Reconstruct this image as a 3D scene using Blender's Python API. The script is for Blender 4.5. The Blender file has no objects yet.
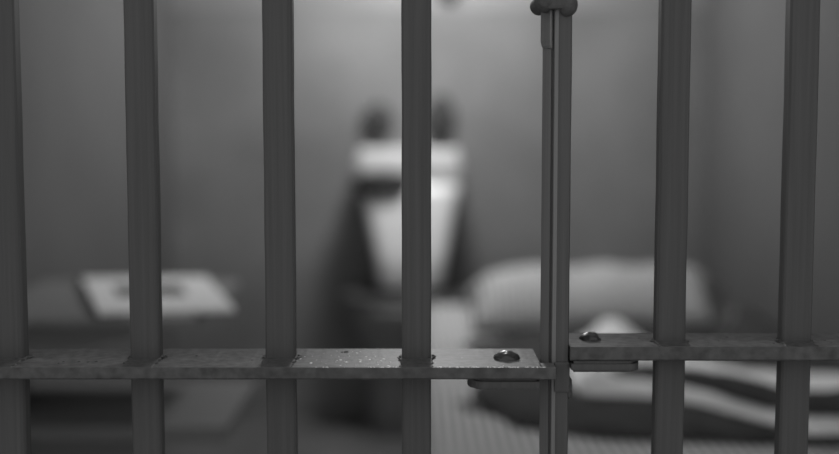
import bpy, bmesh, math, random
from mathutils import Vector, noise
R = math.radians
random.seed(7)
S = bpy.context.scene
COL = S.collection

# ------------------------------------------------------------------ camera, world, lights, exposure
EYE = 0.88
cam_d = bpy.data.cameras.new('camera')
cam = bpy.data.objects.new('camera', cam_d); COL.objects.link(cam)
cam.location = (0, 0, EYE)
cam.rotation_euler = (R(90 - 4.9), 0, 0)
cam_d.sensor_width = 36
cam_d.lens = 1200 / 839 * 36
cam_d.clip_start = 0.02
cam_d.dof.use_dof = True
cam_d.dof.focus_distance = 1.0
cam_d.dof.aperture_fstop = 1.8
S.camera = cam

w = bpy.data.worlds.new('corridor_dim_daylight'); S.world = w; w.use_nodes = True
w.node_tree.nodes['Background'].inputs[0].default_value = (1, 1, 1, 1)
w.node_tree.nodes['Background'].inputs[1].default_value = 0.80
S.view_settings.view_transform = 'Standard'
S.view_settings.look = 'None'
S.view_settings.exposure = 0.0
S.view_settings.gamma = 1.0
S.view_settings.use_curve_mapping = False
LAMP = (0.035, 3.01, 1.48)
LAMP_W = 24.0

# ------------------------------------------------------------------ materials
def mat(name, c, rough=0.6, var=0.0, vscale=4.0, stretch=(1, 1, 1), bump=0.0, bscale=60.0, bdist=0.002, spec=0.5, metallic=0.0, coat=0.0):
    m = bpy.data.materials.new(name); m.use_nodes = True
    nt = m.node_tree; b = nt.nodes['Principled BSDF']
    b.inputs['Base Color'].default_value = (c, c, c, 1)
    b.inputs['Roughness'].default_value = rough
    b.inputs['Specular IOR Level'].default_value = spec
    b.inputs['Metallic'].default_value = metallic
    tc = nt.nodes.new('ShaderNodeTexCoord'); mp = nt.nodes.new('ShaderNodeMapping')
    mp.inputs['Scale'].default_value = stretch
    nt.links.new(tc.outputs['Object'], mp.inputs['Vector'])
    if var:
        n = nt.nodes.new('ShaderNodeTexNoise'); n.inputs['Scale'].default_value = vscale
        n.inputs['Detail'].default_value = 4
        r = nt.nodes.new('ShaderNodeValToRGB')
        lo, hi = c * (1 - var), c * (1 + var)
        r.color_ramp.elements[0].position = 0.3; r.color_ramp.elements[0].color = (lo, lo, lo, 1)
        r.color_ramp.elements[1].position = 0.7; r.color_ramp.elements[1].color = (hi, hi, hi, 1)
        nt.links.new(mp.outputs[0], n.inputs['Vector']); nt.links.new(n.outputs[0], r.inputs[0])
        nt.links.new(r.outputs[0], b.inputs['Base Color'])
    if bump:
        n2 = nt.nodes.new('ShaderNodeTexNoise'); n2.inputs['Scale'].default_value = bscale
        n2.inputs['Detail'].default_value = 3
        bp = nt.nodes.new('ShaderNodeBump'); bp.inputs['Strength'].default_value = bump
        bp.inputs['Distance'].default_value = bdist
        nt.links.new(mp.outputs[0], n2.inputs['Vector']); nt.links.new(n2.outputs[0], bp.inputs['Height'])
        nt.links.new(bp.outputs[0], b.inputs['Normal'])
    return m

def stripe_mat(name, lo, hi, pitch):
    """woven ticking: thin stripes running along Y"""
    m = mat(name, hi, 0.95, spec=0.1)
    nt = m.node_tree; b = nt.nodes['Principled BSDF']
    tc = nt.nodes.new('ShaderNodeTexCoord'); sx = nt.nodes.new('ShaderNodeSeparateXYZ')
    mu = nt.nodes.new('ShaderNodeMath'); mu.operation = 'MULTIPLY'; mu.inputs[1].default_value = 2 * math.pi / pitch
    sn = nt.nodes.new('ShaderNodeMath'); sn.operation = 'SINE'
    r = nt.nodes.new('ShaderNodeValToRGB')
    mr = nt.nodes.new('ShaderNodeMath'); mr.operation = 'MULTIPLY_ADD'; mr.inputs[1].default_value = .5; mr.inputs[2].default_value = .5
    r.color_ramp.elements[0].position = .25; r.color_ramp.elements[0].color = (lo, lo, lo, 1)
    r.color_ramp.elements[1].position = .6; r.color_ramp.elements[1].color = (hi, hi, hi, 1)
    L = nt.links.new
    L(tc.outputs['Object'], sx.inputs[0]); L(sx.outputs[0], mu.inputs[0]); L(mu.outputs[0], sn.inputs[0])
    L(sn.outputs[0], mr.inputs[0]); L(mr.outputs[0], r.inputs[0]); L(r.outputs[0], b.inputs['Base Color'])
    return m

def strap_mat():
    """old gloss paint on flat bar, with chips and bright specks of bare metal grit"""
    m = mat('worn_gloss_strap_paint', 0.062, 0.50, var=0.30, vscale=110, bump=0.5, bscale=300, bdist=0.0005, spec=0.12)
    return m

M = {
    'bar': mat('dark_bar_paint', 0.065, 0.6, var=0.10, vscale=9, stretch=(34, 34, 0.6), bump=0.4, bscale=9, bdist=0.0005, spec=0.08),
    'post': mat('worn_post_paint', 0.050, 0.45, var=0.18, vscale=9, stretch=(34, 34, 0.6), bump=0.4, bscale=9, bdist=0.0006, spec=0.35),
    'strap': strap_mat(),
    'lit_top': mat('strap_top_lightened', 0.105, 0.50, var=0.35, vscale=130, bump=0.5, bscale=300, bdist=0.0005, spec=0.12),  # strap colour lightened to paint the light caught on top
    'edge': mat('lit_edge_paint', 0.115, 0.5, var=0.15, vscale=9, stretch=(34, 34, 0.6), spec=0.5),  # paler tone paints light on the post's facets and plate
    'weld': mat('rough_weld_paint', 0.066, 0.6, var=0.3, vscale=200, bump=0.6, bscale=300, bdist=0.001, spec=0.2),
    'rivet': mat('glossy_rivet_paint', 0.04, 0.28, spec=0.3),
    'speck': mat('metal_fleck_rim_light', 0.8, 0.4),
    'chip': mat('dark_chipped_primer', 0.07, 0.9, spec=0.1),
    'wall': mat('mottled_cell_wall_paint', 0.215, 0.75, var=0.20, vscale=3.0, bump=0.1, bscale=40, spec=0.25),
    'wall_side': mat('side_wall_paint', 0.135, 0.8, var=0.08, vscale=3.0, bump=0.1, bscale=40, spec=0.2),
    'ceil': mat('ceiling_paint', 0.5, 0.9),
    'floor': mat('dark_concrete_floor', 0.14, 0.7, var=0.2, vscale=6, spec=0.2),
    'trim': mat('pale_trim_paint', 0.25, 0.6),
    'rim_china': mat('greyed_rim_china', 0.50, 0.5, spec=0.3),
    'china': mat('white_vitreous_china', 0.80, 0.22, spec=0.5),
    'hollow': mat('dark_rubber', 0.035, 0.6, spec=0.2),
    'black': mat('black_bakelite', 0.09, 0.4),
    'tap': mat('tarnished_dark_tap', 0.05, 0.5, spec=0.3),
    'toilet': mat('shade_dark_enamel', 0.30, 0.5, spec=0.3),  # bowl colour darkened to paint the shade under the seat
    'shelf': mat('grey_painted_steel_shelf', 0.23, 0.6, var=0.08, vscale=8, spec=0.2),
    'bracket': mat('bracket_steel', 0.22, 0.6),
    'paper': mat('white_paper', 0.88, 0.9, spec=0.1),
    'paper2': mat('greyish_back_page', 0.45, 0.9, spec=0.1),
    'ink': mat('faded_printed_picture', 0.13, 0.9, spec=0.1),
    'seat_top': mat('dark_grey_seat_paint', 0.20, 0.7, spec=0.1),
    'dark_patch': mat('dark_patch_tone', 0.14, 1.0, spec=0.0),
    'frame': mat('bunk_frame_paint', 0.18, 0.6),
    'ticking': stripe_mat('striped_mattress_ticking', 0.26, 0.62, 0.0165),
    'pillow': stripe_mat('striped_pillow_ticking', 0.24, 0.58, 0.0165),
    'blanket': mat('dark_wool_blanket', 0.07, 1.0, var=0.2, vscale=30, spec=0.05),
    'sheet': mat('white_cotton_sheet', 0.95, 0.95, spec=0.1),
    'bulb': mat('lamp_glass', 0.9, 0.3),
}
e = M['bulb'].node_tree.nodes['Principled BSDF']
e.inputs['Emission Color'].default_value = (1, 1, 1, 1); e.inputs['Emission Strength'].default_value = 6

# ------------------------------------------------------------------ helpers
def link(name, bm, m, parent=None, smooth=False, loc=(0, 0, 0)):
    me = bpy.data.meshes.new(name)
    bmesh.ops.recalc_face_normals(bm, faces=bm.faces)
    bm.to_mesh(me); bm.free()
    for p in me.polygons: p.use_smooth = smooth
    o = bpy.data.objects.new(name, me); COL.objects.link(o)
    me.materials.append(m)
    o.location = loc
    if parent: o.parent = parent
    return o

def thing(name, label, cat, loc=(0, 0, 0), group=None):
    o = bpy.data.objects.new(name, None); COL.objects.link(o); o.location = loc
    o['label'] = label; o['category'] = cat
    o.empty_display_size = .05
    if group: o['group'] = group
    return o

def tag(o, label, cat, group=None):
    o['label'] = label; o['category'] = cat
    if group: o['group'] = group
    return o

def box(bm, x0, x1, y0, y1, z0, z1, bev=0.0):
    t = bmesh.new()
    bmesh.ops.create_cube(t, size=1)
    for v in t.verts:
        v.co = Vector(((x0 + x1) / 2 + v.co.x * (x1 - x0), (y0 + y1) / 2 + v.co.y * (y1 - y0), (z0 + z1) / 2 + v.co.z * (z1 - z0)))
    if bev: bmesh.ops.bevel(t, geom=t.edges[:], offset=bev, segments=2, affect='EDGES', profile=.6)
    me = bpy.data.meshes.new('t'); t.to_mesh(me); t.free(); bm.from_mesh(me); bpy.data.meshes.remove(me)

def prism(bm, outline, z0, z1):
    """outline in XY, extruded along Z"""
    a = [bm.verts.new((x, y, z0)) for x, y in outline]; b = [bm.verts.new((x, y, z1)) for x, y in outline]
    n = len(a)
    bm.faces.new(a[::-1]); bm.faces.new(b)
    for i in range(n): bm.faces.new((a[i], a[(i + 1) % n], b[(i + 1) % n], b[i]))

def loft(bm, rings, caps=True):
    vs = [[bm.verts.new(p) for p in r] for r in rings]
    n = len(vs[0])
    for a, b in zip(vs, vs[1:]):
        for i in range(n): bm.faces.new((a[i], a[(i + 1) % n], b[(i + 1) % n], b[i]))
    if caps:
        bm.faces.new(vs[0][::-1]); bm.faces.new(vs[-1])

def lathe(bm, c, prof, axis='z', n=24):
    """prof: (radius, offset along axis)"""
    rings = []
    for r, h in prof:
        ring = []
        for i in range(n):
            a = 2 * math.pi * i / n; p, q = r * math.cos(a), r * math.sin(a)
            if axis == 'z': ring.append((c[0] + p, c[1] + q, c[2] + h))
            elif axis == 'y': ring.append((c[0] + p, c[1] + h, c[2] + q))
            else: ring.append((c[0] + h, c[1] + p, c[2] + q))
        rings.append(ring)
    loft(bm, rings)

def rrect(cx, cy, hx, hy, r, n=5):
    pts = []
    for sx, sy, a0 in ((1, 1, 0), (-1, 1, 90), (-1, -1, 180), (1, -1, 270)):
        for k in range(n + 1):
            a = R(a0 + 90 * k / n)
            pts.append((cx + sx * (hx - r) + r * math.cos(a), cy + sy * (hy - r) + r * math.sin(a)))
    return pts

def lump(bm, c, rx, ry, rz, amp, seed, seg=20):
    t = bmesh.new(); bmesh.ops.create_uvsphere(t, u_segments=seg, v_segments=seg // 2 + 2, radius=1)
    for v in t.verts:
        k = 1 + amp * noise.noise(v.co * 2.2 + Vector((seed, seed * 1.7, 0)))
        v.co = Vector((c[0] + v.co.x * rx * k, c[1] + v.co.y * ry * k, c[2] + v.co.z * rz * k))
    me = bpy.data.meshes.new('t'); t.to_mesh(me); t.free(); bm.from_mesh(me); bpy.data.meshes.remove(me)

# ------------------------------------------------------------------ the setting
XL, XR, YB, YF, ZC = -0.745, 0.85, 3.60, 0.95, 2.15
def struct(name, m, *b):
    bm = bmesh.new(); box(bm, *b); o = link(name, bm, m); o['kind'] = 'structure'; return o
struct('floor', M['floor'], XL - .1, XR + .1, -.6, YB + .1, -.1, 0)
struct('ceiling', M['ceil'], XL - .1, XR + .1, YF, YB + .1, ZC, ZC + .1)
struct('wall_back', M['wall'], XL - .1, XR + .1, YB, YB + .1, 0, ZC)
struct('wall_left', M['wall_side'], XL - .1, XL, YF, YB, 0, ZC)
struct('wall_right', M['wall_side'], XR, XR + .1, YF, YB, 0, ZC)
struct('trim_1', M['trim'], XL, XR, YB - .008, YB, 1.215, 1.40)

# ------------------------------------------------------------------ barred door and fixed panel
HB = 0.0123                                     # half width of a bar
def bar_bm(x, y, z0, z1, seed, h=HB):
    """rolled square bar with softened corners, shallow rolling grooves and a slightly uneven face"""
    bm = bmesh.new()
    prof = []
    base = [(-1, -.72), (-.86, -.92), (-.62, -1), (-.30, -1), (-.24, -.985), (-.16, -1), (.36, -1), (.42, -.985), (.48, -1), (.66, -1), (.88, -.9), (1, -.7)]
    prof = base + [(-p, -q) for p, q in base]
    rings = []
    n = 90
    for k in range(n + 1):
        z = z0 + (z1 - z0) * k / n
        dx = .00035 * noise.noise(Vector((seed, 0, z * 14)))
        wd = 1 + .022 * noise.noise(Vector((seed, 5, z * 22)))
        rings.append([(x + dx + p * h * wd, y + q * h * .72, z) for p, q in prof])
    loft(bm, rings)
    return bm

def strap_bm(x0, x1, y0, y1, z0, z1, seed):
    """flat bar with edges that are nicked and wavy"""
    bm = bmesh.new(); n = int((x1 - x0) / .004); rings = []
    for k in range(n + 1):
        x = x0 + (x1 - x0) * k / n
        a = .0005 * noise.noise(Vector((x * 60, seed, 0))); b = .0006 * noise.noise(Vector((x * 90, seed, 9)))
        c = .0009 * max(0, noise.noise(Vector((x * 130, seed, 4))) - .1)
        e_ = .0012
        rings.append([(x, y0 + a, z0 + e_), (x, y0 + a + e_, z0), (x, y1 - e_, z0 + a), (x, y1 + b, z0 + e_), (x, y1 + b, z1 - e_ + c * .2), (x, y1 + b - e_, z1 + c * .4), (x, y0 + a + e_ * .6, z1), (x, y0 + a, z1 - e_ * .6 - c)])
    loft(bm, rings)
    return bm

def welds(parent, x, y, z, seed, yf=.9608):
    """ragged weld bead at the bar's foot, spread flat towards the strap's front edge"""
    bm = bmesh.new()
    n = 11; rings = []
    for k in range(n + 1):
        t = k / n; yy = y + .006 + (yf - y - .006) * t
        nz = noise.noise(Vector((seed, t * 7, 1))) ; nz2 = noise.noise(Vector((seed, t * 7, 8)))
        hwL = HB + .0022 + .0035 * nz - .0012 * t; hwR = HB + .0022 + .0035 * nz2 - .0012 * t
        h = .0016 * (1 - t) ** .7 + .0004
        rings.append([(x - hwL, yy, z - .0005), (x - hwL + .0012, yy, z + h), (x + hwR - .0012, yy, z + h), (x + hwR, yy, z - .0005)])
    loft(bm, rings)
    for k, (dx, dy) in enumerate(((-1, .1), (1, -.05), (1, .45))):
        lump(bm, (x + dx * (HB + .0006), y + dy * HB, z + .0002), .0034, .0045, .0014, .9, seed + k, 12)
    return link('weld', bm, M['weld'], parent, False)

def specks(parent, pts, m, name, z):
    bm = bmesh.new()
    for x, y, r in pts: lump(bm, (x, y, z), r * 1.3, r * 1.5, r * .45, .6, x * 100, 8)
    return link(name, bm, m, parent, True)

ZL1, ZL0 = EYE - .1968, EYE - .2067              # door cross strap
ZR1, ZR0 = EYE - .1827, EYE - .1943              # fixed cross strap
door = thing('barred_door', 'dark steel barred cell door with riveted cross strap, left of the hinge post', 'cell door', (0, 1.0, 0))
inv = Vector((0, -1.0, 0))
def addc(o): o.location = inv; return o
for i, x in enumerate((-.0025, -.1166, -.230, -.344, -.458, -.572, -.686)):
    addc(link('bar', bar_bm(x, 1.0, 0.012, 2.02, i * 3.1 + 1), M['bar'], door))
    addc(welds(door, x, 1.0, ZL1, i * 7.0))
cs = addc(link('cross_strap', strap_bm(-.70, .0995, .960, 1.0435, ZL0, ZL1, 2.0), M['strap'], door))
bm = bmesh.new(); bm.from_mesh(cs.data); box(bm, .098, .1108, .960, .9805, ZL0, ZL1, .0008); bm.to_mesh(cs.data); bm.free()
cs['label'] = 'worn glossy cross strap flecked with bright chips'
def lighten_top(o):
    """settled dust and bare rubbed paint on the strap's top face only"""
    o.data.materials.append(M['lit_top'])
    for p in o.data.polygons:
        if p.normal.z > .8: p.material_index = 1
lighten_top(cs)
for z in (1.62, 0.10): addc(link('cross_strap', strap_bm(-.70, .0995, .960, 1.0435, z, z + .01, z), M['strap'], door))
bm = bmesh.new(); box(bm, -.71, .098, .955, 1.045, 2.0, 2.05, .003); addc(link('top_rail', bm, M['bar'], door))
bm = bmesh.new(); box(bm, -.71, .098, .965, 1.035, 0.0, 0.03, .003); addc(link('bottom_rail', bm, M['bar'], door))
pts = []
rr = random.Random(3)
for k in range(52):                              # cluster of bright grit in the middle, thinning out
    pts.append((rr.gauss(-.052, .028), rr.uniform(.966, 1.03), rr.choice((.0003, .0005, .0006, .0010))))
for k in range(26): pts.append((rr.uniform(-.11, .11), rr.uniform(.964, 1.035), rr.choice((.0002, .0003, .0004))))
for k in range(130): pts.append((rr.uniform(-.085, .108) if k < 50 else rr.uniform(-.035, .108), .9612 + rr.uniform(-.0003, .0005), rr.choice((.0003, .0004, .0006))))  # dense pale flecks along the front edge paint its rim light
pts = [p for p in pts if abs(p[0] + .0025) > .016]
o = addc(specks(door, pts, M['speck'], 'flecks_and_rim_light', ZL1)); o['kind'] = 'stuff'
pts = [(-.0635, 1.027, .0017), (-.067, 1.026, .0010), (-.245 + .0, 1.0, .0006), (-.269, .985, .0011), (-.275, .983, .0009), (-.283, .984, .001), (-.296, .984, .0009), (-.298, .978, .0007), (-.19, 1.01, .0009), (-.14, .99, .0006)]
o = addc(specks(door, pts, M['chip'], 'paint_chips', ZL1)); o['kind'] = 'stuff'

def leaf(parent, x0, x1, y, z0, z1, right):
    bm = bmesh.new(); r = (z1 - z0) * .55
    # horizontal tongue with a rounded free end
    n = 8; out = []
    hw = .026
    if right:
        out = [(x0, y - hw), (x1 - .012, y - hw)] + [(x1 - .012 + .012 * math.sin(R(a)), y - hw * math.cos(R(a))) for a in range(15, 180, 15)] + [(x1 - .012, y + hw), (x0, y + hw)]
    else:
        out = [(x1, y - hw), (x1, y + hw), (x0 + .012, y + hw)] + [(x0 + .012 - .012 * math.sin(R(a)), y + hw * math.cos(R(a))) for a in range(15, 180, 15)] + [(x0 + .012, y - hw)]
    prism(bm, out, z0, z1)
    bmesh.ops.bevel(bm, geom=[e_ for e_ in bm.edges if abs(e_.verts[0].co.z - e_.verts[1].co.z) < 1e-6], offset=.0022, segments=2, affect='EDGES')
    o = link('hinge_leaf', bm, M['bar'], parent)
    return o
def rivet(parent, x, y, z, rad, h, seed):
    bm = bmesh.new(); lump(bm, (x, y, z), rad, rad * 1.15, h, .22, seed, 22)
    return link('rivet', bm, M['rivet'], parent, True)
lf = addc(leaf(door, .040, .098, .990, ZL0 - .0098, ZL0 - .0004, False))
rivet(lf, .0735, 1.000, ZL1, .0114, .0060, 1.3)

panel = thing('barred_panel', 'fixed barred panel with the higher cross strap, right of the hinge post', 'bars', (0.3, 1.0, 0))
invp = Vector((-.3, -1.0, 0))
def addp(o): o.location = invp; return o
for i, x in enumerate((.2104, .3158, .4220, .5280, .6340, .7400)):
    addp(link('bar', bar_bm(x, 1.0, 0.012, 2.06, i * 2.3 + 31), M['bar'], panel))
    addp(welds(panel, x, 1.0, ZR1, i * 5.0 + 60, .9758))
lighten_top(addp(link('cross_strap', strap_bm(.1242, .849, .975, 1.0417, ZR0, ZR1, 7.0), M['strap'], panel)))
for z in (1.62, 0.10): addp(link('cross_strap', strap_bm(.1242, .849, .975, 1.0417, z, z + .01, z + 4), M['strap'], panel))
lf = addp(leaf(panel, .1250, .184, 1.000, ZR0 - .0095, ZR0 - .0004, True))
(rivet(lf, .1455, 1.012, ZR1, .0090, .0058, 4.4))
bm = bmesh.new(); box(bm, .125, .849, .965, 1.035, 0, .03, .003); addp(link('bottom_rail', bm, M['bar'], panel))
bm = bmesh.new(); box(bm, .125, .849, .955, 1.045, 2.05, 2.10, .003); addp(link('top_rail', bm, M['bar'], panel))
pts = [(rr.uniform(.15, .38), rr.uniform(.985, 1.035), rr.choice((.0004, .0006, .0009))) for k in range(22)]
o = addp(specks(panel, pts, M['chip'], 'paint_chips', ZR1)); o['kind'] = 'stuff'

# hinge post between the two
post = thing('hinge_post', 'dark steel hinge post with a knuckle at its top, between door and fixed panel', 'post', (.1124, 1.0, 0))
ip = Vector((-.1124, -1.0, 0))
def addh(o): o.location = ip; return o
prof = [(.1040, .998), (.1080, .9866), (.1092, .9866), (.1093, .9830), (.1130, .9815), (.1228, .9815), (.1238, .983), (.1238, 1.012), (.1218, 1.016), (.104, 1.016)]
for nm, pr in (('lit_edge_strip', [(.1016, .9985), (.1074, .9858), (.1083, .9872), (.1045, 1.000)]), ('lit_edge_strip', [(.1094, .9835), (.1100, .9822), (.1128, .9806), (.1130, .983)])):
    bm = bmesh.new()
    loft(bm, [[(x + .0002 * noise.noise(Vector((1, 2, z_ * .4))), y, z_ * .05) for x, y in pr] for z_ in range(0, 42)])
    o = addh(link(nm, bm, M['edge'], post)); o['label'] = 'edge strip painted paler, as if lit'
bm = bmesh.new(); rings = []
for k in range(81):
    z = .0 + 2.1 * k / 80; d = .0003 * noise.noise(Vector((3, 3, z * 18)))
    rings.append([(x + d, y, z) for x, y in prof])
loft(bm, rings); addh(link('post_bar', bm, M['post'], post))
bm = bmesh.new()                                 # lapped plate running down from the knuckle
zt = 1.12; zb = EYE + .0617
rings = []
for z, k in ((zb, .0022), (zb + .002, .0010), (zb + .006, 0), (zt, 0)):
    rings.append([(.0998 + k, .9985, z), (.1000 + k, .9950, z), (.1058, .9825 + k, z), (.1068, .9822 + k, z), (.1078, .9835, z), (.104, 1.000, z)])
loft(bm, rings)
addh(link('hinge_plate', bm, M['edge'], post))
bm = bmesh.new()
lathe(bm, (.1010, .986, EYE + .0992), [(.0, -.006), (.0062, -.005), (.0078, -.002), (.0080, .004), (.0078, .04), (.005, .043), (0, .044)][1:-1], 'y', 24)
lump(bm, (.1018, .984, EYE + .0985), .0082, .012, .0085, .1, 2)
lump(bm, (.1197, .984, EYE + .0965), .0082, .012, .0105, .1, 5)
box(bm, .102, .123, .974, .995, EYE + .092, EYE + .112, .003)
addh(link('hinge_knuckle', bm, M['bar'], post, False))
bm = bmesh.new(); lump(bm, (.1238, .992, EYE - .209 - .0105), .0042, .012, .010, .25, 8)
box(bm, .1115, .1245, .9790, .986, EYE - .222, EYE - .196, .002)
addh(link('hinge_knuckle', bm, M['bar'], post, False))

# ------------------------------------------------------------------ washbasin on the back wall
bx, bz = -.032, 0
basin = thing('washbasin', 'white china washbasin with tapered apron mounted on the back wall above the toilet', 'washbasin', (bx, YB, .45))
ib = Vector((-bx, -YB, -.45))
def addb(o): o.location = ib; return o
def ring(cx, hx, y0, y1, z, r=.03):
    return [(x, y, z) for x, y in rrect(cx, (y0 + y1) / 2, hx, (y1 - y0) / 2, r)]
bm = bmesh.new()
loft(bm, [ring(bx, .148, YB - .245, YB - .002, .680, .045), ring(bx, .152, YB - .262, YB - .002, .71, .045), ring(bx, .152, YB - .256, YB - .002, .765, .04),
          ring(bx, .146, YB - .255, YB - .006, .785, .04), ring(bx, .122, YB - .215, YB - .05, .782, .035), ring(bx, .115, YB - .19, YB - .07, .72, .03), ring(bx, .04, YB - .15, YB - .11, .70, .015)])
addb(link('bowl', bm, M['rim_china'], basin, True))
bm = bmesh.new()
loft(bm, [ring(bx + .008, .080, YB - .30, YB - .002, .420, .03), ring(bx + .008, .088, YB - .312, YB - .002, .435, .03), ring(bx + .008, .104, YB - .300, YB - .002, .53, .035), ring(bx + .006, .122, YB - .285, YB - .002, .62, .04), ring(bx + .003, .138, YB - .272, YB - .002, .68, .045), ring(bx, .149, YB - .2645, YB - .002, .715, .045)])
addb(link('apron', bm, M['china'], basin, True))
bm = bmesh.new()
loft(bm, [ring(bx, .150, YB - .025, YB - .001, .78, .01), ring(bx, .150, YB - .025, YB - .001, .800, .01), ring(bx, .140, YB - .018, YB - .001, .808, .008)])
addb(link('splashback', bm, M['china'], basin, True))
bm = bmesh.new(); lump(bm, (-.102, YB - .262, .712), .082, .042, .038, .10, 3, 24)
o = addb(link('soap_dish', bm, M['hollow'], basin, True)); o['label'] = 'dark oval dish on the basin front'
for k, (x, z, rx, rz) in enumerate(((-.122, .893, .046, .034), (.060, .905, .046, .062))):
    bm = bmesh.new()
    lathe(bm, (x, YB, z), [(rx * .9, -.002), (rx * .9, -.012), (rx * .6, -.018), (rx * .6, -.020), (rx, -.024), (rx, -.042), (rx * .7, -.05)], 'y')
    if k:
        lump(bm, (x + .004, YB - .03, z - .03), .034, .022, .055, .1, 4)
        lump(bm, (x + .004, YB - .03, z + .03), .028, .022, .035, .1, 4)
    o = addb(link('tap', bm, M['tap'], basin, True))

# ------------------------------------------------------------------ toilet under it
tx = -.035
toilet = thing('toilet', 'dark toilet with black seat under the washbasin at the back wall', 'toilet', (tx, 3.42, 0))
it = Vector((-tx, -3.42, 0))
def addt(o): o.location = it; return o
def oval(cx, cy, rx, ry, z, n=32):
    return [(cx + rx * math.cos(2 * math.pi * i / n), cy + ry * math.sin(2 * math.pi * i / n), z) for i in range(n)]
bm = bmesh.new()
loft(bm, [oval(tx, 3.46, .12, .13, 0), oval(tx, 3.46, .11, .12, .08), oval(tx, 3.46, .10, .12, .18), oval(tx, 3.43, .15, .16, .30), oval(tx, 3.42, .175, .17, .36), oval(tx, 3.42, .178, .172, .375), oval(tx, 3.42, .14, .13, .375), oval(tx, 3.42, .10, .10, .28), oval(tx, 3.43, .03, .03, .24)])
addt(link('bowl', bm, M['toilet'], toilet, True))
bm = bmesh.new()
ro, ri = (.192, .170), (.115, .105)
rings = [oval(tx + .010, 3.42, ro[0] + .010, ro[1], .376), oval(tx + .010, 3.42, ro[0] + .014, ro[1] + .004, .388), oval(tx + .010, 3.42, ro[0], ro[1] - .006, .402), oval(tx + .01, 3.42, ri[0], ri[1], .400), oval(tx + .01, 3.42, ri[0] - .008, ri[1] - .008, .388), oval(tx + .01, 3.42, ri[0], ri[1], .376)]
rings.append(rings[0]); loft(bm, rings, False); bmesh.ops.remove_doubles(bm, verts=bm.verts, dist=1e-6)
addt(link('seat', bm, M['black'], toilet, True))

# ------------------------------------------------------------------ hook on the back wall
bm = bmesh.new()
lathe(bm, (.083, YB - .008, 1.275), [(.034, 0), (.034, -.01), (.018, -.018), (.015, -.06), (.026, -.068), (.026, -.08), (.012, -.088)], 'y')
tag(link('wall_hook', bm, M['tap'], None, True), 'dark round coat hook high on the back wall, behind the middle bar', 'hook')

# ------------------------------------------------------------------ shelves on the left wall
def wall_shelf(name, label, cat, x1, y0, y1, z, th, m):
    t = thing(name, label, cat, (XL, (y0 + y1) / 2, z)); i0 = Vector((-XL, -(y0 + y1) / 2, -z))
    bm = bmesh.new(); box(bm, XL, x1, y0, y1, z - th, z, .004); o = link('shelf_top', bm, m, t); o.location = i0
    for yy in (y0 + .07, y1 - .09):
        bm = bmesh.new()
        a = [bm.verts.new(p) for p in ((XL, yy, z - th), (x1 - .06, yy, z - th), (XL, yy, z - th - .13))]
        b = [bm.verts.new((v.co.x, yy + .006, v.co.z)) for v in a]
        bm.faces.new(a); bm.faces.new(b[::-1])
        for i in range(3): bm.faces.new((a[i], a[(i + 1) % 3], b[(i + 1) % 3], b[i]))
        o = link('bracket', bm, M['bracket'], t); o.location = i0
    return t
TZ = .572
wall_shelf('wall_table', 'grey steel table shelf on the left wall with the papers on it', 'table', -.357, 1.885, 2.36, TZ, .014, M['shelf'])
wall_shelf('folding_seat', 'low grey steel seat shelf on the left wall beneath the table', 'seat', -.318, 1.93, 2.30, .385, .025, M['seat_top'])
# papers: flat booklet, slightly turned
def sheet_of_paper(name, corners, z, th, m, parent=None, curl=.0):
    bm = bmesh.new(); n = 12; vs = {}
    for i in range(n + 1):
        for j in range(n + 1):
            u, v = i / n, j / n
            x = (1 - u) * (1 - v) * corners[0][0] + u * (1 - v) * corners[1][0] + u * v * corners[2][0] + (1 - u) * v * corners[3][0]
            y = (1 - u) * (1 - v) * corners[0][1] + u * (1 - v) * corners[1][1] + u * v * corners[2][1] + (1 - u) * v * corners[3][1]
            vs[i, j] = (x, y, z + curl * (u ** 3))
    T = {k: bm.verts.new((p[0], p[1], p[2] + th)) for k, p in vs.items()}
    B = {k: bm.verts.new(p) for k, p in vs.items()}
    for i in range(n):
        for j in range(n):
            bm.faces.new((T[i, j], T[i + 1, j], T[i + 1, j + 1], T[i, j + 1])); bm.faces.new((B[i, j + 1], B[i + 1, j + 1], B[i + 1, j], B[i, j]))
    for i in range(n):
        bm.faces.new((B[i, 0], B[i + 1, 0], T[i + 1, 0], T[i, 0])); bm.faces.new((B[i + 1, n], B[i, n], T[i, n], T[i + 1, n]))
        bm.faces.new((B[0, i + 1], B[0, i], T[0, i], T[0, i + 1])); bm.faces.new((B[n, i], B[n, i + 1], T[n, i + 1], T[n, i]))
    return link(name, bm, m, parent)
bk = thing('magazine', 'open white magazine with a dark printed picture, lying on the table shelf', 'magazine', (-.40, 1.95, TZ))
ibk = Vector((.40, -1.95, -TZ))
C4 = [(-.512, 1.895), (-.300, 1.930), (-.418, 2.335), (-.655, 2.315)]
pg = sheet_of_paper('pages', C4, TZ + .004, .007, M['paper'], bk); pg.location = ibk
o = sheet_of_paper('spine_shadow', [(-.526, 1.899), (-.298, 1.934), (-.416, 2.337), (-.669, 2.312)], TZ + .0012, .0024, M['ink'], bk); o.location = ibk; o['label'] = 'dark cover under the pages'  # dark sheet whose left margin paints the shadow at the spine
def uv(u, v): return tuple((1 - u) * (1 - v) * C4[0][k] + u * (1 - v) * C4[1][k] + u * v * C4[2][k] + (1 - u) * v * C4[3][k] for k in (0, 1))
o = sheet_of_paper('printed_picture', [uv(.20, .38), uv(.73, .38), uv(.73, .70), uv(.20, .70)], TZ + .0108, .0008, M['ink'], pg)
o = sheet_of_paper('loose_sheet', [(-.470, 1.887), (-.362, 1.888), (-.368, 2.02), (-.475, 2.01)], TZ + .0002, .0012, M['paper2'])
tag(o, 'grey-white loose sheet sticking out from beneath the magazine on the table', 'paper')

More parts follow.
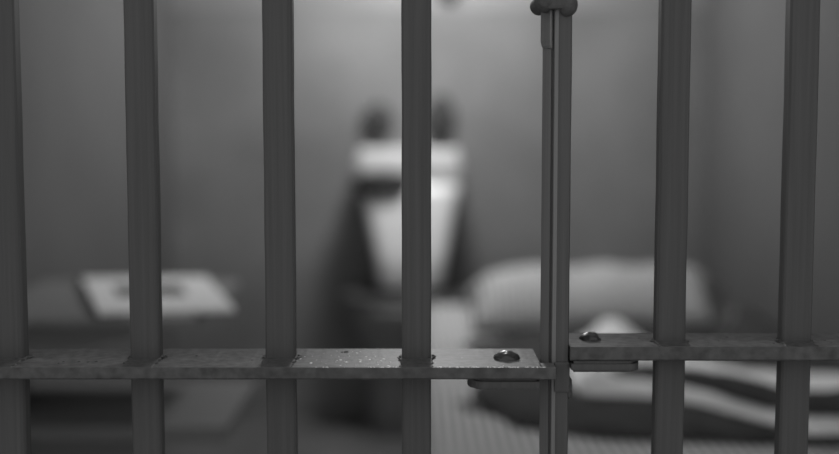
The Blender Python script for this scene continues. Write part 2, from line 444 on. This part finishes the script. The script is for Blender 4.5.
# ------------------------------------------------------------------ bunk
MT = .40
bed = thing('bunk_bed', 'low dark steel bunk along the right wall under the striped mattress', 'bed', (.42, 2.4, 0))
ie = Vector((-.42, -2.4, 0))
bm = bmesh.new()
box(bm, .008, .03, 1.25, 3.20, .27, .31, .003); box(bm, .80, .845, 1.25, 3.20, .27, .31, .003)
box(bm, .03, .80, 1.25, 1.28, .27, .31, .003); box(bm, .03, .80, 3.17, 3.20, .27, .31, .003)
box(bm, .03, .80, 1.28, 3.17, .292, .30)
o = link('bed_frame', bm, M['frame'], bed); o.location = ie
for x in (.02, .80):
    for y in (1.27, 3.18):
        bm = bmesh.new(); box(bm, x - .012, x + .018, y - .015, y + .015, 0, .272, .002); o = link('leg', bm, M['frame'], bed); o.location = ie
bm = bmesh.new(); nx, ny = 24, 60
def msag(x, y):
    return .003 * noise.noise(Vector((x * 5, y * 4, 1))) - .016 * math.exp(-((x - .085 - (2.02 - y) * .9) / .07) ** 2 - ((y - 1.99) / .022) ** 2)
rings = []
X0, X1, Y0, Y1 = .004, .842, 1.26, 3.21
pts2 = []
top = {}
for i in range(nx + 1):
    for j in range(ny + 1):
        x = X0 + (X1 - X0) * i / nx; y = Y0 + (Y1 - Y0) * j / ny
        edge = min(x - X0, X1 - x, y - Y0, Y1 - y)
        top[i, j] = bm.verts.new((x, y, MT - (.012 if edge < 1e-6 else 0) + msag(x, y)))
bot = {(i, j): bm.verts.new((v.co.x, v.co.y, .311)) for (i, j), v in top.items() if i in (0, nx) or j in (0, ny)}
for i in range(nx):
    for j in range(ny): bm.faces.new((top[i, j], top[i + 1, j], top[i + 1, j + 1], top[i, j + 1]))
for i in range(nx):
    bm.faces.new((bot[i, 0], bot[i + 1, 0], top[i + 1, 0], top[i, 0])); bm.faces.new((bot[i + 1, ny], bot[i, ny], top[i, ny], top[i + 1, ny]))
for j in range(ny):
    bm.faces.new((bot[0, j + 1], bot[0, j], top[0, j], top[0, j + 1])); bm.faces.new((bot[nx, j], bot[nx, j + 1], top[nx, j + 1], top[nx, j]))
bm.faces.new([bot[i, 0] for i in range(nx, -1, -1)] + [bot[0, j] for j in range(1, ny + 1)] + [bot[i, ny] for i in range(1, nx + 1)] + [bot[nx, j] for j in range(ny - 1, 0, -1)])
tag(link('mattress', bm, M['ticking'], None, True), 'thin striped ticking mattress on the bunk by the right wall', 'mattress')

bm = bmesh.new(); rings = []  # thin dark patch laid over the mattress dimple
def patch_top(x, y): return MT + msag(x, y) + .0012
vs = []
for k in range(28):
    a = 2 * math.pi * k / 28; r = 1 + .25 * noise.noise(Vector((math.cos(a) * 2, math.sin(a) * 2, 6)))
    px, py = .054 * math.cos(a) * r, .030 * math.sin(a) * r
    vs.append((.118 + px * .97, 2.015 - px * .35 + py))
rings = [[(x, y, patch_top(x, y)) for x, y in vs], [(x * .98 + .118 * .02, y * .98 + 2.015 * .02, patch_top(x, y) + .0008) for x, y in vs]]
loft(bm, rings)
o = link('dark_patch', bm, M['dark_patch'], bpy.data.objects['mattress']); o['label'] = 'dark oblong patch'

# pillow
bm = bmesh.new(); n = 40; T = {}; B = {}
PX, PY, pa, pb, ph = .445, 2.96, .325, .245, .108
for i in range(n + 1):
    for j in range(n + 1):
        u, v = i / n * 2 - 1, j / n * 2 - 1
        h = max(0, (1 - abs(u) ** 8)) ** .5 * max(0, (1 - abs(v) ** 2.6)) ** .7
        xl, xr = .112, .757 + .07 * v
        x = xl + (xr - xl) * (u * (1 - .06 * (1 - v * v)) + 1) / 2; y = PY + v * pb * (1 - .05 * (1 - u * u)) + .02 * u
        z = MT + .018
        wr = .012 * noise.noise(Vector((u * 3, v * 2, 3))) * h
        T[i, j] = bm.verts.new((x, y, z + ph * h + wr))
        B[i, j] = T[i, j] if (i in (0, n) or j in (0, n)) else bm.verts.new((x, y, z - .015 * h))
for i in range(n):
    for j in range(n):
        bm.faces.new((T[i, j], T[i + 1, j], T[i + 1, j + 1], T[i, j + 1])); bm.faces.new((B[i, j + 1], B[i + 1, j + 1], B[i + 1, j], B[i, j]))
tag(link('pillow', bm, M['pillow'], None, True), 'plump striped pillow at the far end of the bunk', 'pillow')

def g(x, y, cx, cy, sx, sy, a=0):
    c, s = math.cos(R(a)), math.sin(R(a)); dx, dy = x - cx, y - cy
    p, q = dx * c + dy * s, -dx * s + dy * c
    return math.exp(-(p / sx) ** 2 - (q / sy) ** 2)

def cloth(name, inside, hfun, m, x0, x1, y0, y1, step, th, zlow):
    """draped cloth: grid cut by an outline, closed below"""
    bm = bmesh.new(); nx = int((x1 - x0) / step); ny = int((y1 - y0) / step); keep = {}
    for i in range(nx + 1):
        for j in range(ny + 1):
            x = x0 + (x1 - x0) * i / nx; y = y0 + (y1 - y0) * j / ny
            if inside(x, y) > 0: keep[i, j] = (x, y)
    fs = [(i, j) for (i, j) in keep if (i + 1, j) in keep and (i, j + 1) in keep and (i + 1, j + 1) in keep]
    T = {}; B = {}
    ed = {}
    for i, j in fs:
        q = [(i, j), (i + 1, j), (i + 1, j + 1), (i, j + 1)]
        for a, b in zip(q, q[1:] + q[:1]): ed[a, b] = 1
    rim = {a for (a, b) in ed if (b, a) not in ed}
    for k in rim:                                # draw the rim smoothly onto the cloth's outline
        x, y = keep[k]
        for _ in range(3):
            d = inside(x, y); gx = (inside(x + 1e-4, y) - d) / 1e-4; gy = (inside(x, y + 1e-4) - d) / 1e-4
            m2 = max(.25, gx * gx + gy * gy); x -= gx * d / m2 * .95; y -= gy * d / m2 * .95
        if math.hypot(x - keep[k][0], y - keep[k][1]) < step * 1.5: keep[k] = (x, y)
    def tv(k):
        if k not in T:
            x, y = keep[k]; d = min(1, max(0, inside(x, y)) / .05)
            h = hfun(x, y); lo = zlow(x, y)
            e_ = math.sqrt(max(0, 1 - (1 - d) ** 2))
            T[k] = bm.verts.new((x, y, lo + th + (h - lo) * e_)); B[k] = bm.verts.new((x, y, lo + max(0, (h - lo) * e_ - .0)  * .0))
        return T[k], B[k]
    cnt = {}
    for i, j in fs:
        q = [(i, j), (i + 1, j), (i + 1, j + 1), (i, j + 1)]
        for a, b in zip(q, q[1:] + q[:1]): cnt[a, b] = 1
        bm.faces.new([tv(k)[0] for k in q]); bm.faces.new([tv(k)[1] for k in q[::-1]])
    for (a, b) in cnt:
        if (b, a) not in cnt: bm.faces.new((tv(a)[1], tv(b)[1], tv(b)[0], tv(a)[0]))
    o = link(name, bm, m, None, True)
    return o

def poly_inside(poly):
    def f(x, y):
        d = 1e9; ins = False; n = len(poly)
        for k in range(n):
            (ax, ay), (bx_, by_) = poly[k], poly[(k + 1) % n]
            if (ay > y) != (by_ > y) and x < (bx_ - ax) * (y - ay) / (by_ - ay) + ax: ins = not ins
            t = max(0, min(1, ((x - ax) * (bx_ - ax) + (y - ay) * (by_ - ay)) / ((bx_ - ax) ** 2 + (by_ - ay) ** 2)))
            d = min(d, math.hypot(x - ax - t * (bx_ - ax), y - ay - t * (by_ - ay)))
        return d if ins else -d
    return f
def lip(x): return 1.965 - 2.2 * min(.30, max(0, x - .28)) ** 2
bl_in = poly_inside([(.150, 1.865), (.28, 1.80), (.50, 1.765), (.836, 1.75), (.838, 3.15), (.795, 2.99), (.740, 2.83), (.66, 2.69), (.50, 2.66), (.20, 2.62), (.09, 2.55), (.125, 2.40), (.115, 2.20), (.09, 2.08)])
def bl_h(x, y):
    return MT + .012 + .018 * g(x, y, .45, 1.95, .45, .12) + .018 * g(x, y, .42, 2.32, .32, .20) + .046 * g(x, y, .42, 2.56, .17, .08) + .005 * noise.noise(Vector((x * 9, y * 9, 2)))
bo = cloth('blanket', bl_in, bl_h, M['blanket'], .05, .84, 1.74, 3.16, .0125, .004, lambda x, y: MT + .0045)
tag(bo, 'rumpled dark wool blanket on the striped mattress beneath the white sheet', 'blanket')
sh_in = poly_inside([(.258, 2.04), (.268, 1.95), (.33, 1.918), (.42, 1.88), (.50, 1.82), (.58, 1.75), (.70, 1.74), (.80, 1.76), (.82, 2.05), (.80, 2.14), (.60, 2.17), (.50, 2.28), (.45, 2.48), (.33, 2.46), (.28, 2.25)])
sh_poly = sh_in
sh_in = lambda x, y: min(sh_poly(x, y), y - lip(x) + (.030 if x < .36 else max(.014, .030 - (x - .36) * .2)))
def sh_h(x, y):
    yc = lip(x)
    h = .016 * math.exp(-((y - yc) / .030) ** 2)
    h += .026 * g(x, y, .285, 2.00, .026, .10, 10)
    h += .052 * g(x, y, .385, 2.36, .050, .09) + .010 * g(x, y, .62, 2.20, .28, .10, -8)
    h += .006 * noise.noise(Vector((x * 8, y * 16, 5))) + .003 * noise.noise(Vector((x * 26, y * 30, 5)))
    return bl_h(x, y) + .010 + max(0, h)
so = cloth('bed_sheet', sh_in, sh_h, M['sheet'], .25, .83, 1.73, 2.52, .009, .003, lambda x, y: bl_h(x, y) + .0055)
tag(so, 'crumpled white sheet bunched on top of the dark blanket', 'sheet')

# a tucked fold of the dark blanket lying across the sheet
bm = bmesh.new(); rings = []; n = 46
for k in range(n + 1):
    t = k / n; x = .298 + .515 * t; yc = lip(x) + .078 - .012 * t + .006 * noise.noise(Vector((x * 8, 0, 3)))
    wd = .054 * (min(1, t / .12, (1 - t) / .05) ** .5 + .04) * (1 + .25 * noise.noise(Vector((x * 11, 4, 3)))); hh = .026 * (min(1, t / .12, (1 - t) / .05) ** .5 + .04)
    base = max(sh_h(x, yc + q * wd) for q in (-1, -.5, 0, .5, 1)) + .0045
    ring_ = []
    for q in range(15):
        a = math.pi * q / 14; u = math.cos(a)
        yy = yc + wd * u; zz = sh_h(x, yy) + .004 + hh * math.sin(a) ** .7 * (1 + .35 * noise.noise(Vector((x * 14, u * 2.5, 7))))
        ring_.append((x, yy, zz))
    for u in (-.6, 0, .6): ring_.append((x, yc + wd * u, sh_h(x, yc + wd * u) + .0035))
    rings.append(ring_)
loft(bm, rings)
fo = link('blanket_fold', bm, M['blanket'], bo, True)

# ------------------------------------------------------------------ lamp on the ceiling
lamp = thing('pendant_lamp', 'bare pendant lamp hanging from the cell ceiling in front of the washbasin', 'lamp', (LAMP[0], LAMP[1], ZC))
bm = bmesh.new(); lathe(bm, (0, 0, 0), [(.05, 0), (.05, -.015), (.02, -.03), (.006, -.035)]); link('ceiling_rose', bm, M['trim'], lamp, True)
dz = LAMP[2] - ZC
bm = bmesh.new(); lathe(bm, (0, 0, 0), [(.004, -.03), (.004, dz + .10)], n=10); link('cord', bm, M['black'], lamp, True)
bm = bmesh.new(); lathe(bm, (0, 0, dz), [(.008, .11), (.02, .10), (.022, .06), (.018, .055)]); link('lamp_holder', bm, M['black'], lamp, True)
bm = bmesh.new(); lathe(bm, (0, 0, dz), [(.014, .055), (.02, .04), (.038, .0), (.036, -.02), (.02, -.036), (.006, -.04)]); link('bulb', bm, M['bulb'], lamp, True)
ld = bpy.data.lights.new('lamp_light', 'POINT'); ld.energy = LAMP_W; ld.shadow_soft_size = .09
lo = bpy.data.objects.new('lamp_light', ld); COL.objects.link(lo); lo.parent = lamp; lo.location = (0, 0, dz - .10)
